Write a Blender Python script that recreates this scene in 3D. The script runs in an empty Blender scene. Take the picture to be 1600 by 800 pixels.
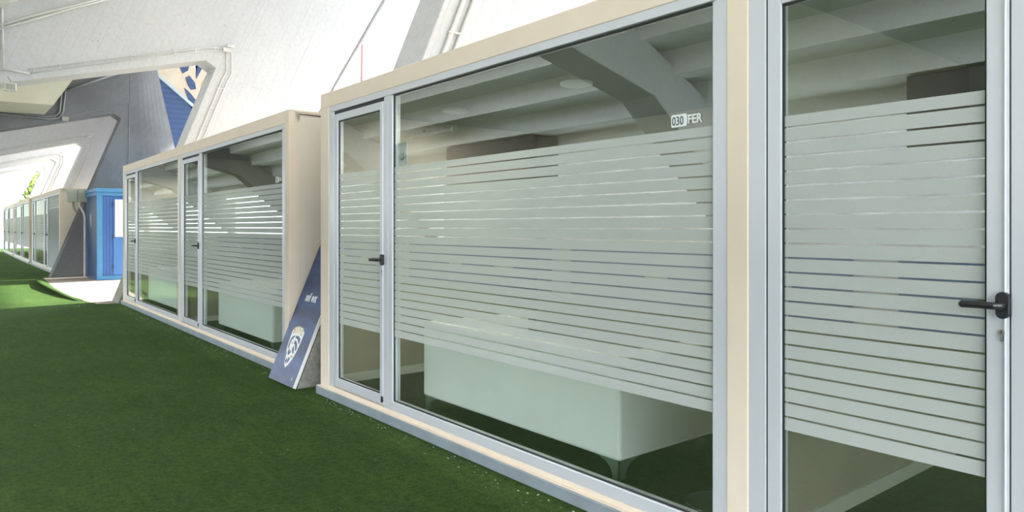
import bpy, bmesh, math, random
from mathutils import Vector, Matrix
random.seed(7)
S = bpy.context.scene
C = S.collection
R = math.radians

# ------------------------------------------------------------------ camera, sky, sun, exposure
cd = bpy.data.cameras.new('camera'); cam = bpy.data.objects.new('camera', cd); C.objects.link(cam)
cam.location = (-2.61, 0, 1.45); cam.rotation_euler = (R(90), 0, R(-38.91))
cd.sensor_width = 36; cd.lens = 1115/1600*36; cd.shift_y = -45/1600; cd.clip_end = 500
S.camera = cam
w = bpy.data.worlds.new('sky'); S.world = w; w.use_nodes = True
wb = w.node_tree.nodes['Background']; wb.inputs[0].default_value = (0.90, 0.96, 1.04, 1); wb.inputs[1].default_value = 1.7
sl = bpy.data.lights.new('sun', 'SUN'); sl.energy = 3.5; sl.angle = R(1.5); sl.color = (1, .97, .93)
sun = bpy.data.objects.new('sun', sl); C.objects.link(sun)
sun.rotation_euler = Vector((-1, -.10, -.84)).to_track_quat('-Z', 'Y').to_euler()
S.view_settings.view_transform = 'Standard'; S.view_settings.look = 'None'
S.view_settings.exposure = 2.52; S.view_settings.gamma = 1; S.view_settings.use_curve_mapping = False
S.cycles.max_bounces = 12; S.cycles.diffuse_bounces = 6; S.cycles.transparent_max_bounces = 24

# ------------------------------------------------------------------ materials
def new_mat(name):
    m = bpy.data.materials.new(name); m.use_nodes = True
    return m, m.node_tree, m.node_tree.nodes['Principled BSDF']
def lk(t, a, b): t.links.new(a, b)
def coords(t, scale=1.0, rot=(0, 0, 0)):
    tc = t.nodes.new('ShaderNodeTexCoord'); mp = t.nodes.new('ShaderNodeMapping')
    lk(t, tc.outputs['Object'], mp.inputs[0])
    mp.inputs['Scale'].default_value = (scale,)*3 if not isinstance(scale, tuple) else scale
    mp.inputs['Rotation'].default_value = rot
    return mp.outputs[0]
def noise(t, co, scale, detail=4, rough=.55):
    n = t.nodes.new('ShaderNodeTexNoise'); lk(t, co, n.inputs['Vector'])
    n.inputs['Scale'].default_value = scale; n.inputs['Detail'].default_value = detail; n.inputs['Roughness'].default_value = rough
    return n.outputs['Fac']
def ramp(t, fac, stops):
    r = t.nodes.new('ShaderNodeValToRGB'); lk(t, fac, r.inputs[0]); e = r.color_ramp.elements
    while len(e) < len(stops): e.new(.5)
    for i, (p, c) in enumerate(stops):
        e[i].position = p; e[i].color = (c, c, c, 1) if isinstance(c, (int, float)) else (*c, 1)
    return r.outputs[0]
def mul(t, a, b, f=1.0, mode='MULTIPLY'):
    m = t.nodes.new('ShaderNodeMix'); m.data_type = 'RGBA'; m.blend_type = mode; m.inputs[0].default_value = f
    for s, v in ((6, a), (7, b)):
        if isinstance(v, tuple): m.inputs[s].default_value = (*v, 1)
        else: lk(t, v, m.inputs[s])
    return m.outputs[2]
def bump(t, p, h, strength=.3, dist=.01):
    b = t.nodes.new('ShaderNodeBump'); b.inputs['Strength'].default_value = strength; b.inputs['Distance'].default_value = dist
    lk(t, h, b.inputs['Height']); lk(t, b.outputs[0], p.inputs['Normal'])
def simple(name, col, rough=.5, metal=0, var=.06, vs=6, bs=0, spec=None):
    m, t, p = new_mat(name); co = coords(t)
    n = noise(t, co, vs)
    c = mul(t, tuple(col), ramp(t, n, [(.3, 1-var*2), (.7, 1.0)]))
    lk(t, c, p.inputs['Base Color']); p.inputs['Roughness'].default_value = rough; p.inputs['Metallic'].default_value = metal
    if spec is not None: p.inputs['Specular IOR Level'].default_value = spec
    if bs: bump(t, p, noise(t, co, 60, 3), bs, .004)
    return m
def concrete(name, col, pits=.55, dirt=.12, rot=(0, 0, 0), foot=0, line_dark=.92):
    m, t, p = new_mat(name); co = coords(t)
    big = ramp(t, noise(t, co, .7, 6, .6), [(.3, 1-dirt), (.65, 1.0)])
    fine = ramp(t, noise(t, co, 14, 6, .7), [(.3, .90), (.6, 1.0)])
    c = mul(t, mul(t, tuple(col), big), fine)
    # small air holes in the cast surface
    v = t.nodes.new('ShaderNodeTexVoronoi'); v.inputs['Scale'].default_value = 9; lk(t, co, v.inputs['Vector'])
    pit = ramp(t, v.outputs['Distance'], [(.05, 1-pits), (.10, 1.0)])
    gate = ramp(t, noise(t, co, 2.3, 2), [(.53, 1.0), (.6, 0.0)])
    mx = t.nodes.new('ShaderNodeMix'); mx.data_type = 'RGBA'; lk(t, gate, mx.inputs[0]); lk(t, pit, mx.inputs[6]); mx.inputs[7].default_value = (1, 1, 1, 1)
    c = mul(t, c, mx.outputs[2])
    # board marks left by the formwork, running with the leg
    co2 = coords(t, 1.0, rot)
    wv = t.nodes.new('ShaderNodeTexWave'); wv.wave_type = 'BANDS'; wv.bands_direction = 'X'; wv.wave_profile = 'SAW'
    wv.inputs['Scale'].default_value = 1.7; wv.inputs['Distortion'].default_value = .25; wv.inputs['Detail'].default_value = 2
    lk(t, co2, wv.inputs['Vector'])
    line = ramp(t, wv.outputs['Fac'], [(.0, .0), (.035, 1.0)])
    c = mul(t, c, ramp(t, line, [(0, line_dark), (1, 1.0)]))
    if foot:   # bare, soiled concrete at the foot of the leg where the paint has gone
        sx_ = t.nodes.new('ShaderNodeSeparateXYZ'); lk(t, co, sx_.inputs[0])
        ad = t.nodes.new('ShaderNodeMath'); ad.operation = 'MULTIPLY_ADD'; lk(t, noise(t, co, 3.5, 6, .7), ad.inputs[0]); ad.inputs[1].default_value = .9; lk(t, sx_.outputs[2], ad.inputs[2])
        mp_ = t.nodes.new('ShaderNodeMapRange'); mp_.inputs[1].default_value = 1.1; mp_.inputs[2].default_value = 1.9; mp_.inputs[3].default_value = 1; mp_.inputs[4].default_value = 0; lk(t, ad.outputs[0], mp_.inputs[0])
        raw = mul(t, (.30, .295, .265), ramp(t, noise(t, co, 9, 8, .75), [(.35, .55), (.6, 1.0)]))
        mx2 = t.nodes.new('ShaderNodeMix'); mx2.data_type = 'RGBA'; lk(t, mp_.outputs[0], mx2.inputs[0]); lk(t, c, mx2.inputs[6]); lk(t, raw, mx2.inputs[7]); c = mx2.outputs[2]
    lk(t, c, p.inputs['Base Color']); p.inputs['Roughness'].default_value = .85
    add = t.nodes.new('ShaderNodeMath'); add.operation = 'ADD'; lk(t, line, add.inputs[0]); lk(t, noise(t, co, 22, 6, .7), add.inputs[1])
    bump(t, p, add.outputs[0], .35, .008)
    return m
M = {}
M['white_conc'] = concrete('white_painted_concrete', (.585, .59, .592), .75, .08, (0, R(-22), 0), .95)
M['grey_conc'] = concrete('raw_board_marked_concrete', (.175, .175, .175), .6, .3, (0, R(-38), 0), 0, .72)
M['deck'] = concrete('stand_underside_concrete', (.88, .89, .86), .3, .06)
M['leg_conc'] = M['white_conc']
M['cream'] = simple('cream_painted_panel', (.83, .70, .555), .6, 0, .035, 3, .08)
M['cream_side'] = simple('cream_side_panel', (.80, .71, .595), .65, 0, .05, 1.5, .12)
M['alu'] = simple('silver_aluminium', (.68, .685, .71), .38, .25, .02, 2)
M['rail'] = simple('grey_blue_metal_rail', (.33, .38, .41), .5, .3, .10, 5, .1)
M['gasket'] = simple('black_rubber', (.02, .022, .025), .6)
M['black'] = simple('black_plastic', (.018, .018, .02), .35)
M['steel'] = simple('worn_steel', (.42, .38, .33), .35, .8)
M['dark_metal'] = simple('dark_green_metal', (.20, .26, .22), .35, .5)
M['leather'] = simple('white_leather', (.92, .92, .90), .5, 0, .02, 4, .06)
M['taupe'] = simple('taupe_wall', (.33, .29, .225), .8, 0, .08, 2)
M['ceil_in'] = simple('cabin_ceiling', (.12, .12, .11), .8, 0, .04, 2)
M['skirt'] = simple('pale_skirting', (.50, .50, .44), .6)
M['darkfloor'] = simple('dark_wood_floor', (.030, .027, .023), .55, 0, .3, 5, .05, .25)
M['plaque'] = simple('pale_grey_plate', (.50, .54, .52), .6)
M['lampwhite'] = simple('opal_plastic', (.42, .44, .42), .4)
M['sticker'] = simple('white_vinyl', (.82, .85, .83), .6, 0, .0)
M['stickerdark'] = simple('dark_digit_ink', (.10, .12, .12), .6)
M['blue'] = simple('kiosk_blue', (.05, .15, .42), .45, 0, .08, 3, .05)
M['lblue'] = simple('kiosk_light_blue', (.075, .28, .52), .45, 0, .06, 3)
M['navy'] = simple('kiosk_blue_side_shade', (.04, .085, .20), .5, 0, .10, 3)  # kiosk blue darkened for the shade on its side
M['pwhite'] = simple('white_paint', (.83, .82, .80), .5, 0, .03)
M['gold'] = simple('gold_print', (.62, .42, .08), .6)
M['pinkred'] = simple('dark_red_pole', (.10, .035, .03), .6)
M['conduit'] = simple('painted_conduit', (.70, .70, .67), .5, 0, .08, 4)
M['conduit_grey'] = simple('grey_conduit', (.25, .255, .24), .5, .2, .08, 4)
M['boxgrey'] = simple('weathered_grey_box', (.36, .37, .31), .6, 0, .12, 6, .1)
M['opening_dark'] = simple('opening_shade_grey', (.03, .032, .04), .7)
M['soffit'] = simple('cream_painted_stair_soffit', (.52, .50, .38), .8, 0, .05, 2)
M['asphalt'] = simple('sunlit_yard', (.24, .245, .25), .9, 0, .1, 2)
M['bark'] = simple('bark', (.12, .08, .05), .9)
M['leaf'] = simple('yellow_green_leaf', (.30, .42, .05), .6, 0, .3, 3)
M['board_blue'] = None

def poster_blue():
    m, t, p = new_mat('poster_blue_print'); co = coords(t, (1.2, 1.2, 5))
    wv = t.nodes.new('ShaderNodeTexWave'); wv.inputs['Scale'].default_value = 2.2; wv.inputs['Distortion'].default_value = 3; wv.inputs['Detail'].default_value = 3
    lk(t, co, wv.inputs['Vector'])
    c = ramp(t, wv.outputs['Fac'], [(0, (.026, .043, .115)), (.5, (.033, .062, .16)), (1, (.048, .088, .22))])
    lk(t, mul(t, c, ramp(t, noise(t, coords(t), 18, 5), [(.35, .82), (.6, 1.0)])), p.inputs['Base Color'])
    p.inputs['Roughness'].default_value = .42
    return m
M['board_blue'] = poster_blue()
def turf():
    m, t, p = new_mat('artificial_turf'); co = coords(t)
    big = noise(t, co, .55, 5, .6); fine = noise(t, co, 60, 6, .85)
    mid = noise(t, coords(t, (2.2, .8, 1)), 4, 5, .7)
    c = ramp(t, big, [(.3, (.052, .110, .019)), (.55, (.064, .130, .022)), (.75, (.086, .146, .029))])
    c = mul(t, c, ramp(t, mid, [(.3, .82), (.62, 1.05)]))
    c = mul(t, c, ramp(t, fine, [(.3, .42), (.52, 1.0), (.75, 1.5)]))
    c = mul(t, c, ramp(t, noise(t, co, 24, 6, .8), [(.36, .62), (.5, 1.0), (.66, 1.28)]))
    v = t.nodes.new('ShaderNodeTexVoronoi'); v.inputs['Scale'].default_value = 38; lk(t, co, v.inputs['Vector'])
    sp = ramp(t, v.outputs['Distance'], [(.035, 1.0), (.05, 0.0)])
    g = ramp(t, noise(t, co, 5, 3), [(.56, 0.0), (.62, .5)])
    f = t.nodes.new('ShaderNodeMath'); f.operation = 'MULTIPLY'; lk(t, sp, f.inputs[0]); lk(t, g, f.inputs[1])
    mx = t.nodes.new('ShaderNodeMix'); mx.data_type = 'RGBA'; lk(t, f.outputs[0], mx.inputs[0]); lk(t, c, mx.inputs[6]); mx.inputs[7].default_value = (.30, .34, .22, 1)
    lk(t, mx.outputs[2], p.inputs['Base Color']); p.inputs['Roughness'].default_value = .95; p.inputs['Specular IOR Level'].default_value = .15
    bump(t, p, noise(t, co, 110, 5, .85), 1.0, .02)
    return m
M['turf'] = turf()
def paving():
    m, t, p = new_mat('pinkish_paving'); co = coords(t)
    c = mul(t, (.40, .33, .27), ramp(t, noise(t, co, 2.5, 6, .7), [(.3, .8), (.65, 1.0)]))
    c = mul(t, c, ramp(t, noise(t, co, 40, 4, .7), [(.3, .85), (.6, 1.0)]))
    lk(t, c, p.inputs['Base Color']); p.inputs['Roughness'].default_value = .9; bump(t, p, noise(t, co, 60, 4), .3, .005)
    return m
M['paving'] = paving()
def corrugated(name, col):
    m, t, p = new_mat(name); co = coords(t)
    wv = t.nodes.new('ShaderNodeTexWave'); wv.bands_direction = 'Z'; wv.inputs['Scale'].default_value = 1.6; lk(t, co, wv.inputs['Vector'])
    lk(t, mul(t, tuple(col), ramp(t, wv.outputs['Fac'], [(0, .80), (.6, 1.0)])), p.inputs['Base Color'])
    p.inputs['Roughness'].default_value = .5; bump(t, p, wv.outputs['Fac'], .6, .03)
    return m
M['corr'] = corrugated('blue_ribbed_cladding', (.035, .075, .18))
def glass():
    m = bpy.data.materials.new('window_glass'); m.use_nodes = True; t = m.node_tree; t.nodes.clear()
    o = t.nodes.new('ShaderNodeOutputMaterial'); mix = t.nodes.new('ShaderNodeMixShader')
    tr = t.nodes.new('ShaderNodeBsdfTransparent'); tr.inputs[0].default_value = (.96, .995, .97, 1)
    gl = t.nodes.new('ShaderNodeBsdfGlossy'); gl.inputs['Roughness'].default_value = 0.0; gl.inputs[0].default_value = (.93, .98, .94, 1)
    fr = t.nodes.new('ShaderNodeFresnel'); fr.inputs[0].default_value = 3.5
    ge = t.nodes.new('ShaderNodeNewGeometry'); inv = t.nodes.new('ShaderNodeMath'); inv.operation = 'SUBTRACT'; inv.inputs[0].default_value = 1
    lk(t, ge.outputs['Backfacing'], inv.inputs[1])
    mu = t.nodes.new('ShaderNodeMath'); mu.operation = 'MULTIPLY'; lk(t, fr.outputs[0], mu.inputs[0]); lk(t, inv.outputs[0], mu.inputs[1])
    lk(t, mu.outputs[0], mix.inputs[0]); lk(t, tr.outputs[0], mix.inputs[1]); lk(t, gl.outputs[0], mix.inputs[2]); lk(t, mix.outputs[0], o.inputs[0])
    return m
M['glass'] = glass()
def film(name, see, col=(.75, .76, .735)):
    m = bpy.data.materials.new(name); m.use_nodes = True; t = m.node_tree; t.nodes.clear()
    o = t.nodes.new('ShaderNodeOutputMaterial')
    df = t.nodes.new('ShaderNodeBsdfDiffuse'); tl = t.nodes.new('ShaderNodeBsdfTranslucent'); tr = t.nodes.new('ShaderNodeBsdfTransparent')
    co = coords(t)
    c = mul(t, tuple(col), ramp(t, noise(t, co, 260, 2), [(.35, .93), (.6, 1.0)]))
    lk(t, c, df.inputs[0]); lk(t, c, tl.inputs[0]); tr.inputs[0].default_value = (.92, .97, .93, 1)
    a = t.nodes.new('ShaderNodeMixShader'); a.inputs[0].default_value = .28; lk(t, df.outputs[0], a.inputs[1]); lk(t, tl.outputs[0], a.inputs[2])
    b = t.nodes.new('ShaderNodeMixShader'); b.inputs[0].default_value = see; lk(t, a.outputs[0], b.inputs[1]); lk(t, tr.outputs[0], b.inputs[2])
    lk(t, b.outputs[0], o.inputs[0])
    return m
M['film'] = film('frosted_privacy_film', .30)
M['film_full'] = film('white_frosted_film', .08, (.62, .66, .64))

# ------------------------------------------------------------------ mesh helpers
class MB:
    def __init__(s): s.bm = bmesh.new()
    def box(s, x0, x1, y0, y1, z0, z1, bev=0):
        vs = [s.bm.verts.new((x, y, z)) for x in (x0, x1) for y in (y0, y1) for z in (z0, z1)]
        fs = []
        for q in ((0, 1, 3, 2), (4, 6, 7, 5), (0, 4, 5, 1), (2, 3, 7, 6), (0, 2, 6, 4), (1, 5, 7, 3)): fs.append(s.bm.faces.new([vs[i] for i in q]))
        if bev:
            es = list({e for f in fs for e in f.edges})
            bmesh.ops.bevel(s.bm, geom=es, offset=bev, segments=2 if bev < .03 else 4, affect='EDGES', profile=.5)
        return s
    def prism(s, pts, axis, a0, a1):
        """pts: list of 2-D points; axis 'y': (x,z) between y=a0..a1, 'x': (y,z), 'z': (x,y)"""
        def P(p, a):
            return {'y': (p[0], a, p[1]), 'x': (a, p[0], p[1]), 'z': (p[0], p[1], a)}[axis]
        A = [s.bm.verts.new(P(p, a0)) for p in pts]; B = [s.bm.verts.new(P(p, a1)) for p in pts]
        n = len(pts)
        s.bm.faces.new(A); s.bm.faces.new(B[::-1])
        for i in range(n): s.bm.faces.new([A[i], B[i], B[(i+1) % n], A[(i+1) % n]])
        return s
    def tube(s, pts, r, n=10, cap=True):
        pts = [Vector(p) for p in pts]; rings = []
        rr = r if isinstance(r, (list, tuple)) else [r]*len(pts)
        up = None
        for i, p in enumerate(pts):
            d = (pts[min(i+1, len(pts)-1)] - pts[max(i-1, 0)]).normalized()
            if up is None: up = Vector((0, 0, 1)) if abs(d.z) < .9 else Vector((0, 1, 0))
            a = d.cross(up).normalized(); b = a.cross(d).normalized(); up = b
            rings.append([s.bm.verts.new(p + (a*math.cos(2*math.pi*k/n) + b*math.sin(2*math.pi*k/n))*rr[i]) for k in range(n)])
        for i in range(len(rings)-1):
            for k in range(n): s.bm.faces.new([rings[i][k], rings[i][(k+1) % n], rings[i+1][(k+1) % n], rings[i+1][k]])
        if cap: s.bm.faces.new(rings[0][::-1]); s.bm.faces.new(rings[-1])
        return s
    def build(s, name, m, parent=None, bevel=0, smooth=False, **kw):
        bmesh.ops.recalc_face_normals(s.bm, faces=s.bm.faces)
        me = bpy.data.meshes.new(name); s.bm.to_mesh(me); s.bm.free()
        me.materials.append(M[m] if isinstance(m, str) else m)
        if smooth:
            for f in me.polygons: f.use_smooth = True
        o = bpy.data.objects.new(name, me); C.objects.link(o)
        if parent: o.parent = parent
        if bevel:
            b = o.modifiers.new('bevel', 'BEVEL'); b.width = bevel; b.segments = 2; b.limit_method = 'ANGLE'
        for k, v in kw.items(): o[k] = v
        return o
def thing(name, label, cat, loc=(0, 0, 0), rz=0, group=None):
    o = bpy.data.objects.new(name, None); C.objects.link(o); o.location = loc; o.rotation_euler = (0, 0, rz); o.empty_display_size = .2
    o['label'] = label; o['category'] = cat
    if group: o['group'] = group
    return o
def tag(o, label, cat, group=None):
    o['label'] = label; o['category'] = cat
    if group: o['group'] = group
    return o
def text(name, body, size, m, parent, mat4, ext=.0006, sx=1.0, bold=0.0, align='LEFT'):
    cu = bpy.data.curves.new(name, 'FONT'); cu.body = body; cu.size = size; cu.extrude = ext; cu.offset = bold; cu.align_x = align; cu.resolution_u = 3
    to = bpy.data.objects.new(name, cu); C.objects.link(to)
    bpy.context.view_layer.update()
    me = bpy.data.meshes.new_from_object(to.evaluated_get(bpy.context.evaluated_depsgraph_get()))
    bpy.data.objects.remove(to); bpy.data.curves.remove(cu)
    me.transform(Matrix.Diagonal((sx, 1, 1, 1))); me.transform(mat4); me.name = name
    me.materials.clear(); me.materials.append(M[m])
    o = bpy.data.objects.new(name, me); C.objects.link(o); o.parent = parent
    return o
def basis(origin, u, v):
    u = Vector(u).normalized(); v = Vector(v).normalized(); n = u.cross(v)
    m = Matrix((u, v, n)).transposed().to_4x4(); m.translation = Vector(origin); return m
def copy_tree(o, parent=None):
    c = o.copy(); C.objects.link(c)
    if parent: c.parent = parent
    for ch in o.children: copy_tree(ch, c)
    return c

# ------------------------------------------------------------------ setting: ground
fl = MB(); fl.box(-7.6, 2.7, -9, 15.45, -.06, 0); fl.box(-7.6, -.25, 15.45, 24.05, -.06, 0); fl.box(-7.6, 2.7, 24.05, 60, -.06, 0)
fl.build('floor', 'turf', kind='structure')
pv = MB(); pv.prism([(-.10, 15.3), (-.30, 15.75), (-.42, 16.9), (-.45, 18.4), (-.43, 19.8), (-.36, 21.6), (-.28, 23.2), (-.22, 24.3), (3.0, 24.3), (3.0, 15.3)], 'z', -.05, .006)
pv.build('floor_paving', 'paving', kind='structure')
yd = MB(); yd.box(2.7, 60, -30, 90, -.08, -.01); yd.build('floor_yard', 'asphalt', kind='structure')
# lifted edge of the turf along the paving
b = bmesh.new(); inner = [(-.33, 23.6), (-.30, 22.9), (-.36, 21.6), (-.42, 20.0), (-.43, 18.4), (-.40, 17.2), (-.32, 16.3)]
outer = [(-.40, 23.65), (-.52, 22.9), (-.66, 21.6), (-.72, 20.3), (-.68, 18.9), (-.60, 17.4), (-.48, 16.3)]
hh = [.01, .07, .11, .12, .10, .06, .008]; prev = None
for (a, c2, h) in zip(inner, outer, hh):
    mid = ((a[0]+c2[0])/2, (a[1]+c2[1])/2)
    row = [b.verts.new((a[0], a[1], .007)), b.verts.new((mid[0], mid[1], h*.75)), b.verts.new((c2[0], c2[1], h)), b.verts.new((c2[0]+.012, c2[1], max(h-.022, .002))), b.verts.new((mid[0]+.01, mid[1], max(h*.75-.02, .002))), b.verts.new((a[0]+.01, a[1], .001))]
    if prev:
        for k in range(6): b.faces.new([prev[k], prev[(k+1) % 6], row[(k+1) % 6], row[k]])
    prev = row
mb = MB(); mb.bm.free(); mb.bm = b
tag(mb.build('turf_strip', 'turf', smooth=True), 'curved green turf strip lifting along the edge of the pinkish paving', 'artificial grass')
ob = MB(); ob.box(20, 30, -45, 2, 0, 16); ob.box(19.6, 30, -45, 2, 16, 16.5); ob.box(24, 30, 2, 36, 0, 7); ob.build('wall_sky_screen', simple('sky_screen_grey', (.20, .20, .20), .9, 0, .1, 1), kind='structure')  # unseen block, added to screen low sky from the white legs
# crumbs
cr = MB()
for i in range(520):
    k = random.random()
    if k < .6: y = random.uniform(1.5, 14.8); x = -.05 - abs(random.gauss(0, .07)) + (.075 if y > 6.5 else 0)
    else: y = random.uniform(2.0, 12); x = random.uniform(-2.2, -.05)
    if 5.9 < y < 6.9 and x > -.25: continue
    r = random.uniform(.002, .006) * (1 if k < .6 else .6)
    bmesh.ops.create_icosphere(cr.bm, subdivisions=1, radius=r, matrix=Matrix.Translation((x, y, r*.4)) @ Matrix.Diagonal((1, random.uniform(.6, 1.6), .6, 1)))
tag(cr.build('gravel_crumbs', simple('pale_grit', (.42, .40, .30), .9)), 'pale grit crumbs scattered on the turf along the cabin base rails', 'grit')['kind'] = 'stuff'

# ------------------------------------------------------------------ setting: stand overhead (stepped deck), far wall, low wall
prof = []
for k in range(-1, 29):  # outer steps run on past the legs, added to block stray sun
    xk = -5.85 + .70*k; zk = 3.18 + .345*k
    prof += [(xk-.70, zk), (xk, zk)]
top = [(prof[-1][0], prof[-1][1]+.55), (prof[0][0], prof[0][1]+.55)]
dk = MB(); dk.prism(prof + top, 'y', -5, 60.5); dk.build('ceiling', 'deck', kind='structure')
lw = MB(); lw.box(-7.6, -7.3, -3, 60, 0, 1.1); lw.build('wall_left', 'pwhite', kind='structure')
pt = MB(); pt.box(-80, -7.6, -60, 120, -.30, -.10); pt.build('floor_bounce', simple('pale_bounce', (.46, .45, .44), .9, 0, .1, 1), kind='structure')  # unseen pale ground, added to bounce neutral light onto the cabin fronts
os_ = MB(); os_.prism([(-90, 0), (-52, 0), (-52, 2.2), (-55, 5), (-60, 13.0), (-64, 13.6), (-90, 13.6)], 'y', -50, 130); os_.build('wall_reflection_dimmer', simple('reflection_dimmer_grey', (.10, .103, .105), .9, 0, .25, .3), kind='structure')  # unseen grey mass, added to dim the sky mirrored in the glass
fw = MB(); fw.prism([(-7.6, 0), (.3, 0), (3.6, 6.8), (3.6, 7.6), (-7.6, 2.9)], 'y', 60.5, 61.5); fw.build('wall_far', 'pwhite', kind='structure')
# dark boxes painted as the shade of openings (seen mirrored in the glass)
for (y0, y1, lab) in ((10.0, 12.9, 'dark box painted as a shaded opening in the steps, mirrored in the wide near window'), (.2, 3.5, 'dark box painted as a shaded opening in the steps, mirrored in the right door glass')):
    t = thing('dark_opening_box', lab, 'panel', (-6.56, y0, 2.3))
    m_ = MB(); m_.box(0, .62, 0, y1-y0, 0, .86, .01); m_.build('panel_face', 'opening_dark', t)
    m_ = MB(); m_.box(.62, .66, 0, y1-y0, .0, .05); m_.build('edge_trim', 'dark_metal', t)

# ------------------------------------------------------------------ raking concrete frames with their conduits
def frame_poly(ox, a, full=True):
    """near-face outline (x, z): leg left edge x = ox + a z, beam underside rises with slope .266"""
    zk = 4.72; bx = 1.89 + ox - .07
    lx = ox + a*zk
    beam = lambda x: 4.91 - .266*(bx - x)
    up = lambda x: 6.15 + .49*(x)
    pts = [(ox, 0), (lx, zk), (lx-.20, beam(lx-.20)), (-4.75, beam(-4.75)), (-7.4, 1.05), (-7.4, up(-7.4)), (7.5, up(7.5)), (4.41+.57*(0-4.58)+ox*0, 0)]
    return pts
def conduits(t, y, ox, a, r, col='conduit', left=-1.35, sep=.10):
    yy = y - r - .004
    jx, jz = ox + a*4.72 + .19, 5.10
    for k in range(2):
        m_ = MB(); o1 = k*sep
        pts = [(left, yy, 4.07+ox*0 + .055 + o1*.7 + .266*(left+1.4) + .03), (jx-.35, yy, jz-.05+o1*.55), (jx-.05, yy, jz+o1*.6-.02)]
        m_.tube(pts, r*(.5 if y > 7 else .8), 8); m_.build('conduit', col, t, smooth=True)
        m_ = MB()
        pts = [(jx+.01+o1, yy, jz), (jx+.02+o1, yy, 4.66-.03*k), (ox+a*4.55+.19+o1, yy, 4.50-.03*k), (ox+.19+o1+a*1.9, yy, 1.9)]
        m_.tube(pts, r*(.75 if y > 7 else 1), 8); m_.build('conduit', col, t, smooth=True)
    m_ = MB(); m_.box(jx-.06, jx+.10, y-.07, y, jz-.03, jz+.05, .005); m_.build('junction_box', col, t)
    m_ = MB(); m_.box(jx+.03, jx+.17, y-.06, y, jz+.07, jz+.13, .005); m_.build('junction_box', col, t)
    for i in range(9):
        x = left + .1 + i*(jx-left-.3)/8; z = 4.18 + .28*(x-left); m_ = MB(); m_.box(x-.009, x+.009, y-.022, y, z-.015, z+.10); m_.build('conduit_clip', col, t)
    for i in range(6):
        z = 2.2+i*.42; x = ox+a*z+.19; m_ = MB(); m_.box(x-.03, x+.13, y-2*r-.006, y, z-.008, z+.008); m_.build('conduit_clip', col, t)
FR = [(6.16, -.105, .415, 'white_conc', 'nearest white concrete leg, between the two nearest cabins, with a blue board leaning on it', .6),
      (15.2, .07, .378, 'white_conc', 'large white concrete frame rising from the far end of the second cabin', .62),
      (33.2, .22, .378, 'white_conc', 'white concrete frame between the third and fourth cabins, beyond the blue kiosk', .6),
      (42.25, .30, .378, 'white_conc', 'white concrete frame after the fourth cabin, its leg foot on the turf far left', .6),
      (51.3, .52, .378, 'white_conc', 'farthest white concrete frame, beside the yellow-green foliage', .6),
      (-3.10, -.10, .40, 'white_conc', 'white concrete frame behind the viewer at the near end of the nearest cabin', .6)]
for i, (y, ox, a, mt, lab, th) in enumerate(FR):
    t = thing('concrete_frame', lab, 'concrete frame', (0, 0, 0), 0, 'concrete frames carrying the stand')
    m_ = MB(); m_.prism(frame_poly(ox, a), 'y', y, y+th); m_.build('frame_body', mt, t, bevel=.012)
    conduits(t, y, ox, a, .026 if i == 0 else (.017 if i == 1 else .022), 'conduit', -1.35, .115 if i == 0 else .10)
    if i == 1: frameA = t
# grey raw frame by the kiosk, with its buttress
gt = thing('concrete_frame', 'dark grey raw concrete frame behind the blue kiosk with a broad triangular foot', 'concrete frame', (0, 0, 0), 0, 'concrete frames carrying the stand')
oy = 24.1; pts = frame_poly(-.06, .378)[:-1]; pts = pts[:-1] + [(1.95, 7.1), (1.95, 0)]
m_ = MB(); m_.prism(pts, 'y', oy, oy+.6); m_.build('frame_body', 'grey_conc', gt, bevel=.012)
m_ = MB(); m_.prism([(1.952, 24.08), (1.952, 24.7), (5.2, 25.6), (5.2, 24.9)], 'z', 0, .02)
# buttress: widens downwards, face turned slightly to the outside
bb = bmesh.new(); rows = []
for z in (0, 2, 4, 6, 8.2):
    xr = 4.18 - .215*z; row = []
    for k in range(9):
        f = k/8; x = 1.952 + (xr-1.952)*f; row.append(bb.verts.new((x, 24.1 + .62*max(0, f-.25)**1.6, z)))
    row.append(bb.verts.new((xr, 24.72, z))); row.append(bb.verts.new((1.952, 24.72, z))); rows.append(row)
for i in range(4):
    for k in range(11): bb.faces.new([rows[i][k], rows[i][(k+1) % 11], rows[i+1][(k+1) % 11], rows[i+1][k]])
bb.faces.new(rows[0]); bb.faces.new(rows[-1])
m_ = MB(); m_.bm.free(); m_.bm = bb; m_.build('buttress', 'grey_conc', gt)
m_ = MB()   # joint grooves as thin dark strips of sealant
m_.tube([(.26, 24.09, 4.602), (1.95, 24.09, 5.2), (1.93, 24.09, 3.2), (1.93, 24.09, 2.6)], .012, 6); m_.build('joint_seam', 'conduit_grey', gt)
for k in range(2):
    m_ = MB(); z = 4.62 - .06*k
    m_.tube([(-1.5, 24.06, z+.02), (-.13, 24.06, z-.03), (.05+.08*k, 24.06, z+.02), (.15+.08*k, 24.06, 4.75), (.2+.09*k, 24.06, 5.42)], .026, 8); m_.build('conduit', 'conduit_grey', gt, smooth=True)
m_ = MB(); m_.tube([(.34, 24.06, 5.40), (1.6, 24.06, 6.05)], .035, 8); m_.build('conduit', 'conduit_grey', gt, smooth=True)
m_ = MB(); m_.box(.2, .36, 23.98, 24.1, 4.5, 4.62, .01); m_.build('junction_box', 'boxgrey', gt)
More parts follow.
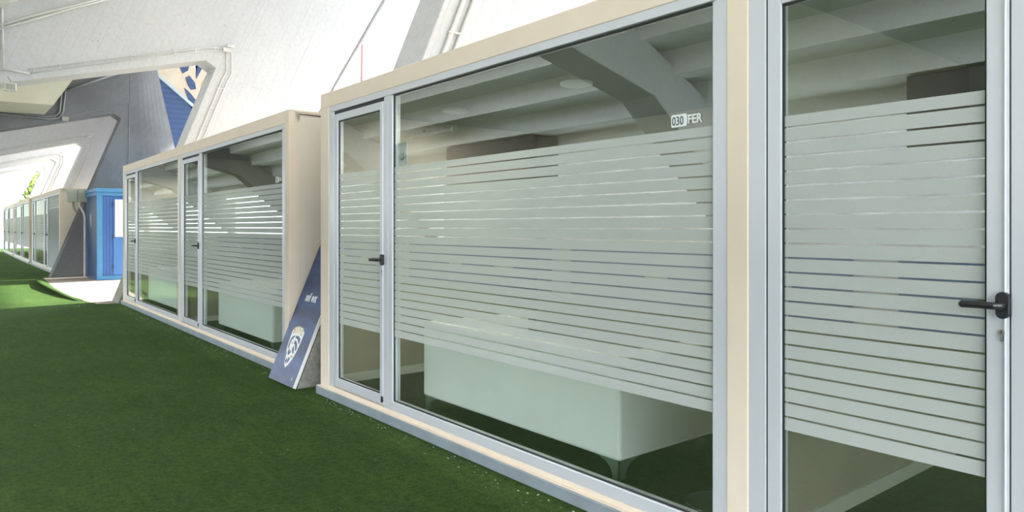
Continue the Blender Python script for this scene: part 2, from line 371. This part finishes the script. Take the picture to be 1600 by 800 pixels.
# the upright and level conduits at the left of the second frame
for p in ([(-1.76, 15.17, 6.0), (-1.72, 15.17, 5.2), (-1.70, 15.17, 4.16)], [(-1.72, 15.165, 4.20), (-1.32, 15.165, 4.16)],
          [(-1.9, 15.165, 4.86), (-1.19, 15.165, 5.24), (-.7, 15.165, 5.47), (.3, 15.165, 5.97)], [(-1.9, 15.165, 4.80), (-1.19, 15.165, 5.17), (-.7, 15.165, 5.43), (.3, 15.165, 5.92)]):
    m_ = MB(); m_.tube(p, .02, 8); m_.build('conduit', 'conduit', frameA, smooth=True)
# formwork joints on the white leg faces (thin raised fins)
for (x, z, L) in ((2.35, 5.1, 3.0), (2.9, 3.4, 2.6), (3.35, 5.2, 2.2)):
    m_ = MB(); m_.tube([(x, 15.197, z), (x+.45*L, 15.197, z+L)], .007, 5); m_.build('formwork_joint', 'conduit', frameA)
# stair soffit block between the second and the grey frame
m_ = MB(); m_.prism([(-7.2, 4.45), (-.27, 4.58), (.62, 6.05), (.6, 6.45), (-7.2, 4.6)], 'y', 21.6, 23.6)
m_.build('ceiling_stair_soffit', 'soffit', kind='structure')
# bird spikes along the outer edge of the second frame
t = thing('bird_spike_strip', 'serrated spike strip along the outer sloping edge of the large white frame', 'spike strip', (0, 0, 0))
m_ = MB(); m_.tube([(3.3, 15.19, 2.65), (5.95, 15.19, 7.3)], .012, 6); m_.build('strip', 'conduit_grey', t)
sp = MB()
for i in range(95):
    f = i/94; x = 3.3 + 2.65*f; z = 2.65 + 4.65*f
    sp.tube([(x, 15.18, z), (x+.075, 15.16, z-.02)], [.009, .004], 4)
o = sp.build('spikes', 'conduit_grey', t); o['kind'] = 'stuff'
# floodlight under the second frame's beam
t = thing('floodlight', 'small floodlight fixed under the beam of the large white frame, far left', 'floodlight', (-1.58, 15.1, 3.90))
m_ = MB(); m_.box(-.11, .06, -.06, .06, -.09, .05, .012); m_.build('housing', 'conduit', t)
m_ = MB(); m_.box(-.09, .04, -.07, -.055, -.07, .03); m_.build('lens', 'boxgrey', t)
m_ = MB(); m_.tube([(0, 0, .04), (-.06, .02, .16)], .012, 6); m_.build('bracket', 'steel', t)
# tube lamp under the steps (seen mirrored)
t = thing('tube_lamp', 'fluorescent tube lamp under the steps, mirrored in the wide near window', 'lamp', (-5.45, 11.9, 3.42))
m_ = MB(); m_.tube([(0, 0, 0), (0, 1.5, 0)], .055, 12); m_.build('diffuser', 'lampwhite', t, smooth=True)
for yy in (-.04, 1.5):
    m_ = MB(); m_.tube([(0, yy, 0), (0, yy+.06, 0)], .062, 12); m_.build('end_cap', 'conduit', t)
for yy in (.3, 1.1):
    m_ = MB(); m_.box(-.02, .02, yy, yy+.04, .04, .115); m_.build('bracket', 'steel', t)

# ------------------------------------------------------------------ cabins
D = 2.5; L = 8.28
stripes_z = [(.645 + .0573*k, .645 + .0573*k + .0497) for k in range(22)]
def film_mesh(y0, y1, name, parent, full=False):
    m_ = MB()
    if full:
        m_.box(.0155, .017, y0, y1, .17, 2.05)
        for k in range(6): m_.box(.0155, .017, y0, y1, 2.07 + k*.058, 2.07 + k*.058 + .045)
        return m_.build(name, 'film_full', parent)
    for i, (a, c) in enumerate(stripes_z):
        if i == 21: c = 1.891
        m_.box(.0155, .017, y0, y1, a, c)
    return m_.build(name, 'film', parent)
def lever(parent, y, z, tip):
    m_ = MB(); N = 24
    pts = [(y + .019*math.cos(2*math.pi*k/N), z + (.020*math.sin(2*math.pi*k/N) + (.022 if math.sin(2*math.pi*k/N) >= 0 else -.022))) for k in range(N)]
    m_.prism(pts, 'x', -.018, .004)
    s = 1 if tip > y else -1
    m_.tube([(-.012, y, z), (-.045, y, z), (-.055, y+s*.012, z), (-.057, y+s*.05, z+.001), (-.055, tip-s*.006, z), (-.052, tip, z)], [.012, .0115, .0115, .0115, .012, .007], 12)
    return m_.build('door_handle', 'black', parent, bevel=.002)
def lock(parent, y, z):
    m_ = MB(); N = 20
    pts = [(y + .0095*math.cos(R(-60+300*k/(N-1)) ), z + .0095*math.sin(R(-60+300*k/(N-1)))) for k in range(N)]
    pts += [(y-.004, z-.028), (y+.004, z-.028)]
    m_.prism(pts, 'x', -.006, .003); o = m_.build('lock_cylinder', 'steel', parent)
    k_ = MB(); k_.box(-.0075, -.0055, y-.001, y+.001, z-.005, z+.007); k2 = k_.build('keyhole', 'black', parent)
    return o
def fascia_mesh():
    m_ = MB(); m_.box(-.004, .12, 0, L, 2.476, 2.60); return m_
def build_cabin(label):
    t = thing('hospitality_cabin', label, 'cabin', (0, -2.40, 0), 0, 'prefabricated hospitality cabins under the stand')
    # shell
    m_ = MB()
    m_.box(.06, D, 0, .05, 0, 2.56); m_.box(.06, D, L-.05, L, 0, 2.56); m_.box(D-.05, D, .05, L-.05, 0, 2.56)
    m_.box(.06, D, .0, L, 2.52, 2.585); m_.box(.06, D-.05, .05, L-.05, .0, .06)
    m_.build('body_shell', 'cream_side', t)
    m_ = MB(); m_.box(.12, D-.055, 4.08, 4.18, .06, 2.46)
    m_.box(.10, D-.055, .05, .07, .06, 2.46); m_.box(.10, D-.055, L-.07, L-.05, .06, 2.46); m_.box(D-.075, D-.051, .07, L-.07, .06, 2.46)
    m_.build('inner_wall', 'taupe', t)
    m_ = MB(); m_.box(.08, D-.06, .06, L-.06, 2.455, 2.50); m_.build('inner_ceiling', 'ceil_in', t)
    m_ = MB(); m_.box(.06, D-.06, .06, L-.06, .062, .082); m_.build('inner_floor', 'darkfloor', t)
    for (y0, y1) in ((.07, 4.08), (4.18, L-.07)):
        m_ = MB()
        m_.box(.10, D-.08, y0, y0+.014, .082, .156); m_.box(.10, D-.08, y1-.014, y1, .082, .156); m_.box(D-.09, D-.075, y0, y1, .082, .156)
        m_.build('skirting_board', 'skirt', t)
    # outside dress
    m_ = fascia_mesh(); m_.box(.0, D+.02, -.006, L+.006, 2.585, 2.604); m_.build('fascia', 'cream', t, bevel=.004)
    for (y0, y1) in ((-.002, .10), (4.08, 4.18), (8.12, L+.002)):
        m_ = MB(); m_.box(-.004, .10, y0, y1, .10, 2.476); m_.build('pilaster', 'cream', t, bevel=.003)
    m_ = MB(); m_.box(-.028, .06, -.02, L+.05, .0, .070); m_.build('base_rail', 'rail', t, bevel=.004)
    m_ = MB(); m_.box(-.022, .06, -.01, L+.045, .070, .0765); m_.box(-.004, .06, 0, L, .0765, .104); m_.build('sill_ledge', 'cream', t, bevel=.002)
    for u, s in ((0, -4.08), (1, 0)):
        # aluminium frame of one unit: window to the near side, door to the far side
        a0, a1, g0, g1, p0, p1, l0, l1, e1 = (4.18, 4.255, 4.255, 7.035, 7.035, 7.16, 7.16, 8.02, 8.12) if u else (.10, .18, .18, 3.03, 3.03, 3.155, 3.155, 4.0, 4.08)
        m_ = MB(); m_.box(.0, .07, a0, e1, 2.424, 2.476); m_.box(.0, .07, a0, p0+.06, .104, .168)
        m_.box(.0, .07, a0, a1, .168, 2.424); m_.box(.0, .07, p0, p0+.062, .168, 2.424); m_.box(.0, .07, p0+.066, p1, .104, 2.424); m_.box(.0, .07, l1, e1, .104, 2.424); m_.box(.004, .06, p0+.06, p0+.068, .12, 2.42)
        m_.box(-.012, .01, g0-.018, g1+.018, 2.424, 2.432); m_.box(-.008, .01, l0-.02, l1+.02, 2.424, 2.430)
        m_.build('aluminium_frame', 'alu', t, bevel=.003)
        m_ = MB(); m_.box(.02, .032, g0-.002, g1+.002, .166, 2.426); wp = m_.build('window_pane', 'glass', t)
        m_ = MB()
        for (ya, yb, za, zb) in ((g0, g0+.008, .168, 2.424), (g1-.008, g1, .168, 2.424), (g0, g1, .168, .176), (g0, g1, 2.416, 2.424)): m_.box(.012, .022, ya, yb, za, zb)
        m_.build('gasket', 'gasket', wp)
        film_mesh(g0+.006, g1-.006, 'privacy_film', wp)
        # door leaf
        m_ = MB(); sa, sb = l0+.068, l1-.066
        m_.box(.002, .055, l0+.004, sa, .112, 2.398); m_.box(.002, .055, sb, l1-.006, .112, 2.398)
        m_.box(.002, .055, sa, sb, .112, .188); m_.box(.002, .055, sa, sb, 2.338, 2.398)
        m_.box(-.006, .01, l0+.012, l0+.018, .12, 2.39)
        dr = m_.build('door', 'alu', t, bevel=.003)
        m_ = MB(); m_.box(.02, .032, sa-.002, sb+.002, .186, 2.34); m_.build('door_glass', 'glass', dr)
        film_mesh(sa+.006, sb-.004, 'privacy_film', dr)
        m_ = MB()
        for (ya, yb, za, zb) in ((sa, sa+.006, .188, 2.338), (sb-.008, sb, .188, 2.338), (sa, sb, .188, .195), (sa, sb, 2.331, 2.338)): m_.box(.010, .021, ya, yb, za, zb)
        m_.box(.004, .03, l0-.004, l0+.004, .11, 2.41); m_.box(.004, .03, l1-.006, l1, .11, 2.41); m_.box(.004, .03, l0, l1, 2.398, 2.43)
        m_.build('gasket', 'gasket', dr)
        lever(dr, l0+.019, 1.205, l0+.125); lock(dr, l0+.024, 1.118)
        m_ = MB(); m_.box(-.010, .004, l0+.012, l0+.034, .135, .18, .002); m_.build('door_stop', 'black', dr)
        # ceiling downlights
        for yy in ((g0+1.72, g0+3.2) if u else (g0+1.72,)):
            m_ = MB(); N = 28
            m_.prism([(.85+.115*math.cos(2*math.pi*k/N), yy+.115*math.sin(2*math.pi*k/N)) for k in range(N)], 'z', 2.435, 2.456)
            m_.build('downlight', 'lampwhite', t, bevel=.006)
            ld = bpy.data.lights.new('downlight_fill', 'AREA'); ld.shape = 'DISK'; ld.size = .2; ld.energy = 4.5; ld.color = (1, .95, .88)  # fill light added below the unlit disc to brighten the cabin
            lo = bpy.data.objects.new('downlight_fill', ld); C.objects.link(lo); lo.location = (.85, yy, 2.43); lo.parent = t
    return t
def panes(t): return [c for c in t.children if c.name.startswith('window_pane')]
cab1 = build_cabin('nearest cream cabin with big silver-framed windows and two black-handled doors, right half of photo')
# cabins 2..5 are copies
spec = [((.075, 6.80, 0), -.0075, 'second cream cabin, left of the blue leaning board, its cream end wall showing'),
        ((.235, 24.78, 0), -.004, 'third cream cabin just beyond the blue kiosk, grey box on its end wall'),
        ((.25, 33.86, 0), -.010, 'fourth cream cabin, between two small leg feet at the far left'),
        ((.36, 42.95, 0), -.012, 'farthest cream cabin, at the very left edge of the photo')]
cabs = []
for loc, rz, lab in spec:
    c = copy_tree(cab1); c.location = loc; c.rotation_euler = (0, 0, rz); c['label'] = lab; cabs.append(c)
# torn strip under the roof edge of the second cabin's end wall
m_ = MB(); m_.tube([(.10, -.012, 2.566), (.5, -.014, 2.560), (1.0, -.012, 2.545), (1.7, -.012, 2.556), (2.4, -.012, 2.548)], [.006, .011, .009, .014, .007], 6)
m_.build('torn_sealing_strip', simple('brown_sealant', (.20, .13, .09), .8), cabs[0])
# frosted full panel on the near window of the third cabin
for p in panes(cabs[1]):
    if min(v.co.y for v in p.data.vertices) < 1:
        for ch in p.children:
            if ch.name.startswith('privacy_film'):
                nf = film_mesh(.186, 3.02, 'privacy_film', p, True); bpy.data.objects.remove(ch); nf['label'] = 'fully frosted white film with slats at the top'
                break
# sticker 030FER on two windows
def sticker(pane, y_left, z0, sc):
    """y_left = local y of the sticker's left end (larger y is left in the picture)"""
    h = .057*sc
    bs = basis((-.0005, y_left-.006*sc, z0+.0085*sc), (0, -1, 0), (0, 0, 1)); bs.translation.x = .0135
    m_ = MB(); w_ = .088*sc; r_ = .009*sc; N = 6; pts = []
    for (cy, cz, a0) in ((y_left-r_, z0+r_, 180), (y_left-w_+r_, z0+r_, 270), (y_left-w_+r_, z0+h-r_, 0), (y_left-r_, z0+h-r_, 90)):
        for k in range(N+1):
            a = R(a0+90*k/N); pts.append((cy - r_*math.cos(a), cz + r_*math.sin(a)))
    m_.prism(pts, 'x', .0135, .0150); pl = m_.build('sticker_plate', 'sticker', pane)
    text('sticker_digits', '030', .056*sc, 'stickerdark', pane, basis((.0128, y_left-.005*sc, z0+.009*sc), (0, -1, 0), (0, 0, 1)), .0004, .78, .0006)
    text('sticker_letters', 'FER', .056*sc, 'sticker', pane, basis((.0140, y_left-.091*sc, z0+.010*sc), (0, -1, 0), (0, 0, 1)), .0006, .88, .0012)
p1 = [p for p in panes(cab1) if min(v.co.y for v in p.data.vertices) > 4][0]
sticker(p1, 2.088+2.40, 1.905, 1.0)
p2 = [p for p in panes(cabs[0]) if min(v.co.y for v in p.data.vertices) < 1][0]
sticker(p2, .40, 1.905, 1.0)
# small plate with a handwritten mark, upper left corner of the near window
t = thing('number_plate', 'small pale plate with a dark handwritten mark inside the wide near window, top left', 'sign', (.05, 4.628, 1.90))
m_ = MB(); m_.box(0, .006, -.115, 0, 0, .17); m_.build('plate', 'plaque', t)
m_ = MB(); m_.tube([(-.003, -.035, .115), (-.003, -.038, .09), (-.003, -.055, .082), (-.003, -.072, .095), (-.003, -.074, .118)], .0045, 6); m_.tube([(-.003, -.073, .118), (-.003, -.074, .07), (-.003, -.066, .048), (-.003, -.05, .042), (-.003, -.036, .055)], .0045, 6); m_.build('written_mark', 'stickerdark', t)

# ------------------------------------------------------------------ sofas inside the cabins
def sofa(label, loc, rz=0):
    t = thing('sofa', label, 'sofa', loc, rz, 'white sofas inside the cabins')
    # local: back face at x=0 (towards the glass), near end y=0, far end y=1.98, floor z=0
    m_ = MB(); m_.prism([(0, 0), (.90, 0), (.90, .17), (.20, .17), (.20, 1.81), (.90, 1.81), (.90, 1.98), (0, 1.98)], 'z', .105, .66); m_.build('upholstered_shell', 'leather', t, bevel=.018)
    m_ = MB(); m_.box(.198, .895, .168, 1.812, .108, .34, .02); m_.build('seat_base', 'leather', t)
    for (y0, y1) in ((.175, .985), (.995, 1.805)):
        m_ = MB(); m_.box(.205, .89, y0, y1, .335, .47, .03); m_.build('seat_cushion', 'leather', t)
    m_ = MB(); m_.tube([(.0, .018, .12), (.0, .018, .645)], .0035, 6); m_.tube([(.03, -.0, .12), (.88, -.0, .12)], .0035, 6); m_.build('piping', 'leather', t)
    for (x, y, sx, sy) in ((.012, .012, 1, 1), (.012, 1.968, 1, -1), (.888, .012, -1, 1), (.888, 1.968, -1, -1)):
        m_ = MB()
        # a flat metal corner leg, an L in plan, each wing cut in a curve
        pr = [(0, .108), (.17, .108), (.10, .085), (.062, .055), (.05, .02), (.048, 0), (0, 0)]
        m_.prism([(y + sy*p, z) for p, z in pr], 'x', min(x, x+sx*.008), max(x, x+sx*.008))
        m_.prism([(x + sx*p, z) for p, z in pr], 'y', min(y, y+sy*.008), max(y, y+sy*.008))
        m_.build('leg', 'dark_metal', t)
    return t
sofa('white leather sofa, back to the glass, in the wide window of the nearest cabin', (.24, 2.615, .083))
sofa('white leather sofa behind the wide window left of the leaning blue board', (.24, 7.67, .083), -.0075)
sofa('white leather sofa in the farther window of the second cabin, under mirrored green turf', (.27, 11.75, .083), -.0075)
# tall table whose round foot shows at the lower right of the wide window
t = thing('bar_table', 'tall black table, its round foot on the dark floor right of the near sofa', 'table', (.385, 2.09, .083), 0)
N = 36
m_ = MB(); m_.prism([(.16*math.cos(2*math.pi*k/N), .16*math.sin(2*math.pi*k/N)) for k in range(N)], 'z', 0, .016); m_.build('round_base', 'black', t, bevel=.004)
m_ = MB(); m_.tube([(0, 0, .01), (0, 0, 1.0)], .025, 16); m_.build('column', 'black', t, smooth=True)
m_ = MB(); m_.prism([(.2*math.cos(2*math.pi*k/N), .2*math.sin(2*math.pi*k/N)) for k in range(N)], 'z', 1.0, 1.025); m_.build('tabletop', 'black', t, bevel=.004)

# ------------------------------------------------------------------ blue board leaning on the nearest leg
th = math.atan(.415)
bd = thing('advertising_board', 'blue club board leaning on the sloping foot of the nearest concrete leg', 'board', (-.128, 6.165, .012))
up = Vector((math.sin(th), 0, math.cos(th))); rt = Vector((0, -1, 0))
def BP(u, v, off=0):   # u from the far edge to the near edge, v along the slope
    n = rt.cross(up)      # points outwards, away from the leg
    return Vector((0, .60, 0)) + rt*u + up*v + n*off
nrm = rt.cross(up)
out = nrm if nrm.x < 0 else -nrm
def plate(name, poly, h0, h1, m, parent):
    m_ = MB(); A = [m_.bm.verts.new(Vector((0, .60, 0)) + rt*u + up*v + out*h0) for u, v in poly]; B = [m_.bm.verts.new(Vector((0, .60, 0)) + rt*u + up*v + out*h1) for u, v in poly]
    m_.bm.faces.new(A); m_.bm.faces.new(B[::-1]); n_ = len(poly)
    for i in range(n_): m_.bm.faces.new([A[i], B[i], B[(i+1) % n_], A[(i+1) % n_]])
    return m_.build(name, m, parent)
plate('panel', [(0, 0), (.60, 0), (.60, 2.1), (0, 2.1)], -.012, .012, 'board_blue', bd)
plate('edge_strip', [(.60, 0), (.608, 0), (.608, 2.1), (.60, 2.1)], -.014, .0135, 'pwhite', bd)
cx = .275
def shield(s, top=.64, bot=.115):
    w_ = .155*s; c_ = (top+bot)/2; H = (top-bot)*s
    pr = [(-.78, .44), (-.5, .485), (0, .5), (.5, .485), (.78, .44), (1, .38), (.98, .15), (.86, -.08), (.62, -.28), (.32, -.42), (0, -.5), (-.32, -.42), (-.62, -.28), (-.86, -.08), (-.98, .15), (-1, .38)]
    return [(cx + a*w_*.87, .337 + b_*H*.75) for a, b_ in pr]
sh = plate('club_crest', shield(1), .012, .0135, 'pwhite', bd)
def sp_(name, poly, m): return plate(name, [(cx + a*.87, .332 + b_*.75) for a, b_ in poly], .0135, .0148, m, sh)
navy = 'board_blue'
for k, poly in enumerate([
    [(-.118, .10), (-.09, .135), (-.03, .15), (-.055, .12), (-.088, .085), (-.095, .035), (-.082, -.02), (-.102, -.035), (-.122, .03)],       # dark mane edge left
    [(-.015, .15), (.05, .155), (.115, .125), (.128, .06), (.10, .07), (.07, .105), (.02, .12), (-.01, .115)],   # mane sweep top right
    [(.0, .095), (.045, .085), (.09, .045), (.115, .0), (.10, -.035), (.065, .01), (.03, .045), (.0, .055)],
    [(.02, .025), (.055, -.02), (.08, -.06), (.055, -.075), (.025, -.04), (.005, -.01)],
    [(-.075, -.05), (-.05, -.02), (-.035, -.065), (-.005, -.03), (.0, -.07), (-.035, -.105), (-.06, -.09)],
    [(-.06, .055), (-.035, .06), (-.03, .048), (-.055, .043)],
    [(-.118, -.04), (-.095, -.075), (-.075, -.145), (-.045, -.195), (-.075, -.17), (-.105, -.11)],
    [(-.035, -.13), (-.01, -.165), (-.022, -.215), (-.05, -.185)],
    [(.0, -.12), (.045, -.135), (.03, -.175), (.005, -.215), (-.005, -.17)]]):
    sp_('crest_lion_mark', poly, navy)
sp_('crest_gold_mark', [(.055, -.085), (.085, -.10), (.065, -.13), (.035, -.115)], 'gold')
off = Vector((0, .60, 0)) + out*.0139
for ch, u, v, tl, s_ in (('B', -.108, .168, .25, .105), ('S', -.055, .190, .09, .11), ('F', .012, .194, -.08, .11), ('C', .068, .180, -.24, .105)):
    rr_ = (rt*math.cos(tl) + up*math.sin(tl)); vv_ = (up*math.cos(tl) - rt*math.sin(tl))
    text('crest_letter', ch, s_*.80, 'gold', sh, basis(off + rt*(cx+(u-.01)*.87) + up*(.332+v*.75), rr_, vv_), .0006, .78, .002)
text('board_lettering', 'unif', .12, 'pwhite', bd, basis(off + rt*.145 + up*.785 - out*.001, rt, up), .0008, .62, .003)
text('board_lettering', 'nt', .12, 'pwhite', bd, basis(off + rt*.333 + up*.785 - out*.001, rt, up), .0008, .62, .003)
plate('board_lettering', [((.304)+.019*math.cos(2*math.pi*k/12), .815+.030*math.sin(2*math.pi*k/12)) for k in range(12)], .012, .0135, 'pwhite', bd)
text('maker_mark', 'ln', .05, 'sticker', bd, basis(off + rt*.50 + up*.055 - out*.001, rt, up), .0006, .7, .0)

# ------------------------------------------------------------------ blue kiosk
K = thing('kiosk', 'blue kiosk with light blue trim and a white-windowed door, left of the second cabin', 'kiosk', (.79, 22.1, .012))
W, Dk, H = 2.1, 1.70, 2.42
m_ = MB(); m_.box(.02, W-.02, .02, Dk-.02, .05, H-.08); m_.build('body', 'blue', K)
m_ = MB(); m_.box(.0, .02, .10, Dk-.04, .10, H-.10)
for k in range(9): m_.box(-.004, .002, .14+k*.18, .15+k*.18, .10, H-.1)
m_.build('side_panel', 'navy', K)
m_ = MB(); m_.box(-.05, W+.05, -.06, Dk+.05, H-.02, H+.08); m_.box(-.02, W+.02, -.02, Dk+.02, H-.12, H-.02); m_.build('roof', 'lblue', K, bevel=.008)
for (x0, x1, y0, y1) in ((-.004, .13, -.004, .022), (-.004, .018, -.003, .10), (W-.1, W+.004, -.004, .1), (-.004, .06, Dk-.06, Dk+.004)):
    m_ = MB(); m_.box(x0, x1, y0, y1, .0, H-.12); m_.build('corner_trim', 'lblue', K)
m_ = MB(); m_.box(-.006, W, -.006, .03, .0, .11); m_.build('bottom_trim', 'lblue', K)
m_ = MB(); m_.box(-.006, .03, 0.03, Dk, .0, .09); m_.build('bottom_trim', 'navy', K)
m_ = MB()
for k in range(3): m_.box(.14+k*.08, .213+k*.08, .006, .022, .12, H-.13)
m_.build('boarding', 'blue', K, bevel=.004)
m_ = MB(); m_.box(.385, 1.25, -.012, .02, .13, H-.2); dr = m_.build('door', simple('door_bright_blue', (.07, .21, .52), .45, 0, .05, 3), K, bevel=.006)
m_ = MB(); m_.box(.42, 1.16, -.03, -.012, 1.17, H-.22); wn = m_.build('door_window', 'pwhite', dr, bevel=.004)
m_ = MB()
for k in range(5): m_.box(.49+k*.13, .498+k*.13, -.036, -.029, 1.22, H-.27)
m_.box(.46, 1.12, -.036, -.029, 1.2, 1.21)
m_.build('window_bar', 'plaque', dr)
for z in (.3, 1.12, 2.0):
    m_ = MB(); m_.box(.36, .405, -.03, .01, z, z+.11, .004); m_.build('hinge', 'navy', dr)
m_ = MB(); m_.tube([(1.2, -.01, 1.0), (1.2, -.06, 1.0), (1.10, -.06, 1.0)], .011, 8); m_.build('handle', 'black', dr)
# pale bird-shaped mark on the darkened side
m_ = MB(); m_.prism([(.42, 1.28), (.50, 1.36), (.60, 1.50), (.62, 1.72), (.53, 1.60), (.50, 1.62), (.44, 1.82), (.36, 1.55), (.34, 1.42)][::-1], 'x', -.010, -.001)
for v in m_.bm.verts: v.co.y += .52; v.co.z += .12
m_.build('side_emblem', 'plaque', K)

# grey electrical boxes and their pipes by the grey frame
eb = thing('electrical_box', 'two grey electrical boxes with bent pipes on the grey concrete frame, left of the kiosk', 'electrical box', (.33, 23.95, 2.18))
m_ = MB(); m_.box(0, .235, -.06, .145, 0, .35, .008); m_.build('box_casing', 'boxgrey', eb)
m_ = MB(); m_.box(.245, .49, -.06, .145, 0, .35, .008); m_.build('box_casing', 'boxgrey', eb)
for cxn in (.10, .38):
    m_ = MB(); m_.tube([(cxn, -.058, .2), (cxn, -.068, .2)], .012, 8); m_.build('cover_screw', 'steel', eb)
def bez(p, n=14):
    p = [Vector(q) for q in p]; o_ = []
    for i in range(n+1):
        s_ = i/n; q = p[:]
        while len(q) > 1: q = [q[j].lerp(q[j+1], s_) for j in range(len(q)-1)]
        o_.append(q[0])
    return o_
m_ = MB(); m_.tube(bez([(.15, .06, 0), (.14, .06, -.35), (.30, .05, -.30), (.33, .05, -.26)]), .026, 10); m_.build('pipe', 'conduit_grey', eb, smooth=True)
m_ = MB(); m_.tube(bez([(.30, .06, 0), (.28, .06, -.22), (.44, .06, -.2), (.43, .07, -.55)]) + [Vector((.43, .07, -2.17))], .026, 10); m_.build('pipe', 'conduit', eb, smooth=True)
m_ = MB(); m_.tube([(.385, .08, 0), (.385, .08, -.2)], .03, 10); m_.build('pipe', 'conduit_grey', eb, smooth=True)

# ------------------------------------------------------------------ outside: mural building, pole, tree
bl = thing('building', 'outside building with blue ribbed cladding and a cream painted upper wall', 'building', (3.7, 30.0, 0))
m_ = MB(); m_.prism([(0, 0), (6, 0), (6, 3.6), (1.57, 6.30), (.40, 7.28), (0, 7.6)], 'y', 0, 2.5); m_.build('ribbed_wall', 'corr', bl)
m_ = MB(); m_.prism([(0, 7.6), (.40, 7.28), (1.57, 6.30), (6, 3.6), (6, 10.15), (0, 7.62)], 'y', .02, 2.5); up_ = m_.build('painted_wall', simple('cream_mural_wall', (.62, .52, .40), .7, 0, .08, 2), bl)
m_ = MB()
m_.prism([(-.02, 7.68), (.40, 7.35), (1.57, 6.38), (6, 3.68), (6, 3.55), (1.57, 6.24), (.40, 7.20), (-.02, 7.52)], 'y', -.05, .03); m_.build('roof_trim', simple('pale_trim', (.42, .50, .52), .6), bl)
for poly in ([(1.0, 8.5), (1.25, 8.45), (1.55, 8.05), (1.45, 7.65), (1.25, 7.5), (1.05, 7.9)], [(1.4, 8.5), (2.3, 8.7), (2.25, 8.3), (1.95, 7.75), (1.75, 7.35), (1.72, 7.9), (1.55, 8.25)],
             [(1.35, 7.35), (1.5, 7.45), (1.7, 7.2), (1.75, 6.95), (1.55, 6.9), (1.45, 7.05)], [(1.30, 6.95), (1.5, 6.8), (1.75, 6.5), (1.85, 6.05), (1.7, 5.95), (1.55, 6.2)]):
    m_ = MB(); m_.prism([(a_, min(b_, 7.52 + .42*a_)) for a_, b_ in poly], 'y', 0.0, .025); m_.build('painted_shape', 'corr', up_)
for poly in ([(2.3, 8.2), (2.5, 8.5), (2.6, 8.2), (2.35, 7.6)], [(1.95, 7.2), (2.15, 7.55), (2.2, 7.2), (2.0, 6.8)], [(1.6, 8.0), (1.85, 8.1), (1.75, 7.6)]):
    m_ = MB(); m_.prism([(a_, min(b_, 7.52 + .42*a_)) for a_, b_ in poly], 'y', 0.0, .025); m_.build('painted_shape', 'gold' if poly[0][0] > 1.8 else 'pwhite', up_, )
t = thing('pole', 'thin faded red pole against the white sky between the concrete legs', 'pole', (17.75, 40, 0))
m_ = MB(); m_.tube([(0, 0, 0), (.0, 0, 9), (.08, 0, 12.7)], .10, 8); m_.build('shaft', 'pinkred', t, smooth=True)
m_ = MB(); m_.tube([(.08, 0, 12.7), (.08, 0, 12.85)], [.06, .01], 8); m_.build('tip', 'pinkred', t)
tr = thing('tree', 'sunlit yellow-green tree seen past the farthest white frame', 'tree', (3.4, 66, 0))
m_ = MB(); m_.tube([(0, 0, 0), (.1, 0, 2), (.0, .1, 4)], [.22, .17, .08], 8)
for a in range(6): m_.tube([(0, 0, 2+a*.3), (math.cos(a)*1.4, math.sin(a)*1.2, 3.6+a*.35)], [.08, .03], 5)
m_.build('trunk', 'bark', tr)
m_ = MB()
for i in range(5200):
    u = random.gauss(0, 1); v = random.gauss(0, 1); q = random.gauss(0, 1); l_ = math.sqrt(u*u+v*v+q*q) or 1; rr_ = random.random()**.4
    p = Vector((u/l_*rr_*4.2, v/l_*rr_*2.2, 4.4 + q/l_*rr_*3.6)); s_ = random.uniform(.08, .17)
    e = Matrix.Rotation(random.uniform(0, 6.28), 3, 'Z') @ Matrix.Rotation(random.uniform(0, 3.14), 3, 'X')
    m_.bm.faces.new([m_.bm.verts.new(p + e @ Vector(c_)) for c_ in ((-s_, -s_*.5, 0), (s_, -s_*.5, 0), (s_*.7, s_*.6, .03), (-s_*.6, s_*.6, 0))])
m_.build('foliage', 'leaf', tr)

# ------------------------------------------------------------------ left side of the passage (seen mirrored in the glass)
for i in range(6):
    y = -1.5 + i*6.2
    t = thing('hoarding_board', 'blue hoarding board on the left side, ' + ('first', 'second', 'third', 'fourth', 'fifth', 'sixth')[i] + ' of the row from the viewer', 'board', (-7.2, y, 0), 0, 'blue hoarding boards along the left side')
    m_ = MB(); m_.box(0, .03, 0, 5.6, .12, 1.12); m_.build('panel', 'blue', t)
    for yy in (.3, 2.7, 5.2):
        m_ = MB(); m_.box(-.05, .0, yy, yy+.06, 0, 1.15); m_.build('post', 'conduit_grey', t)
    m_ = MB(); m_.box(.03, .034, .6+.3*i, 1.3+.3*i, .45, .75); m_.box(.03, .034, 3.2, 3.7, .4, .7); m_.build('white_block', 'pwhite', t)
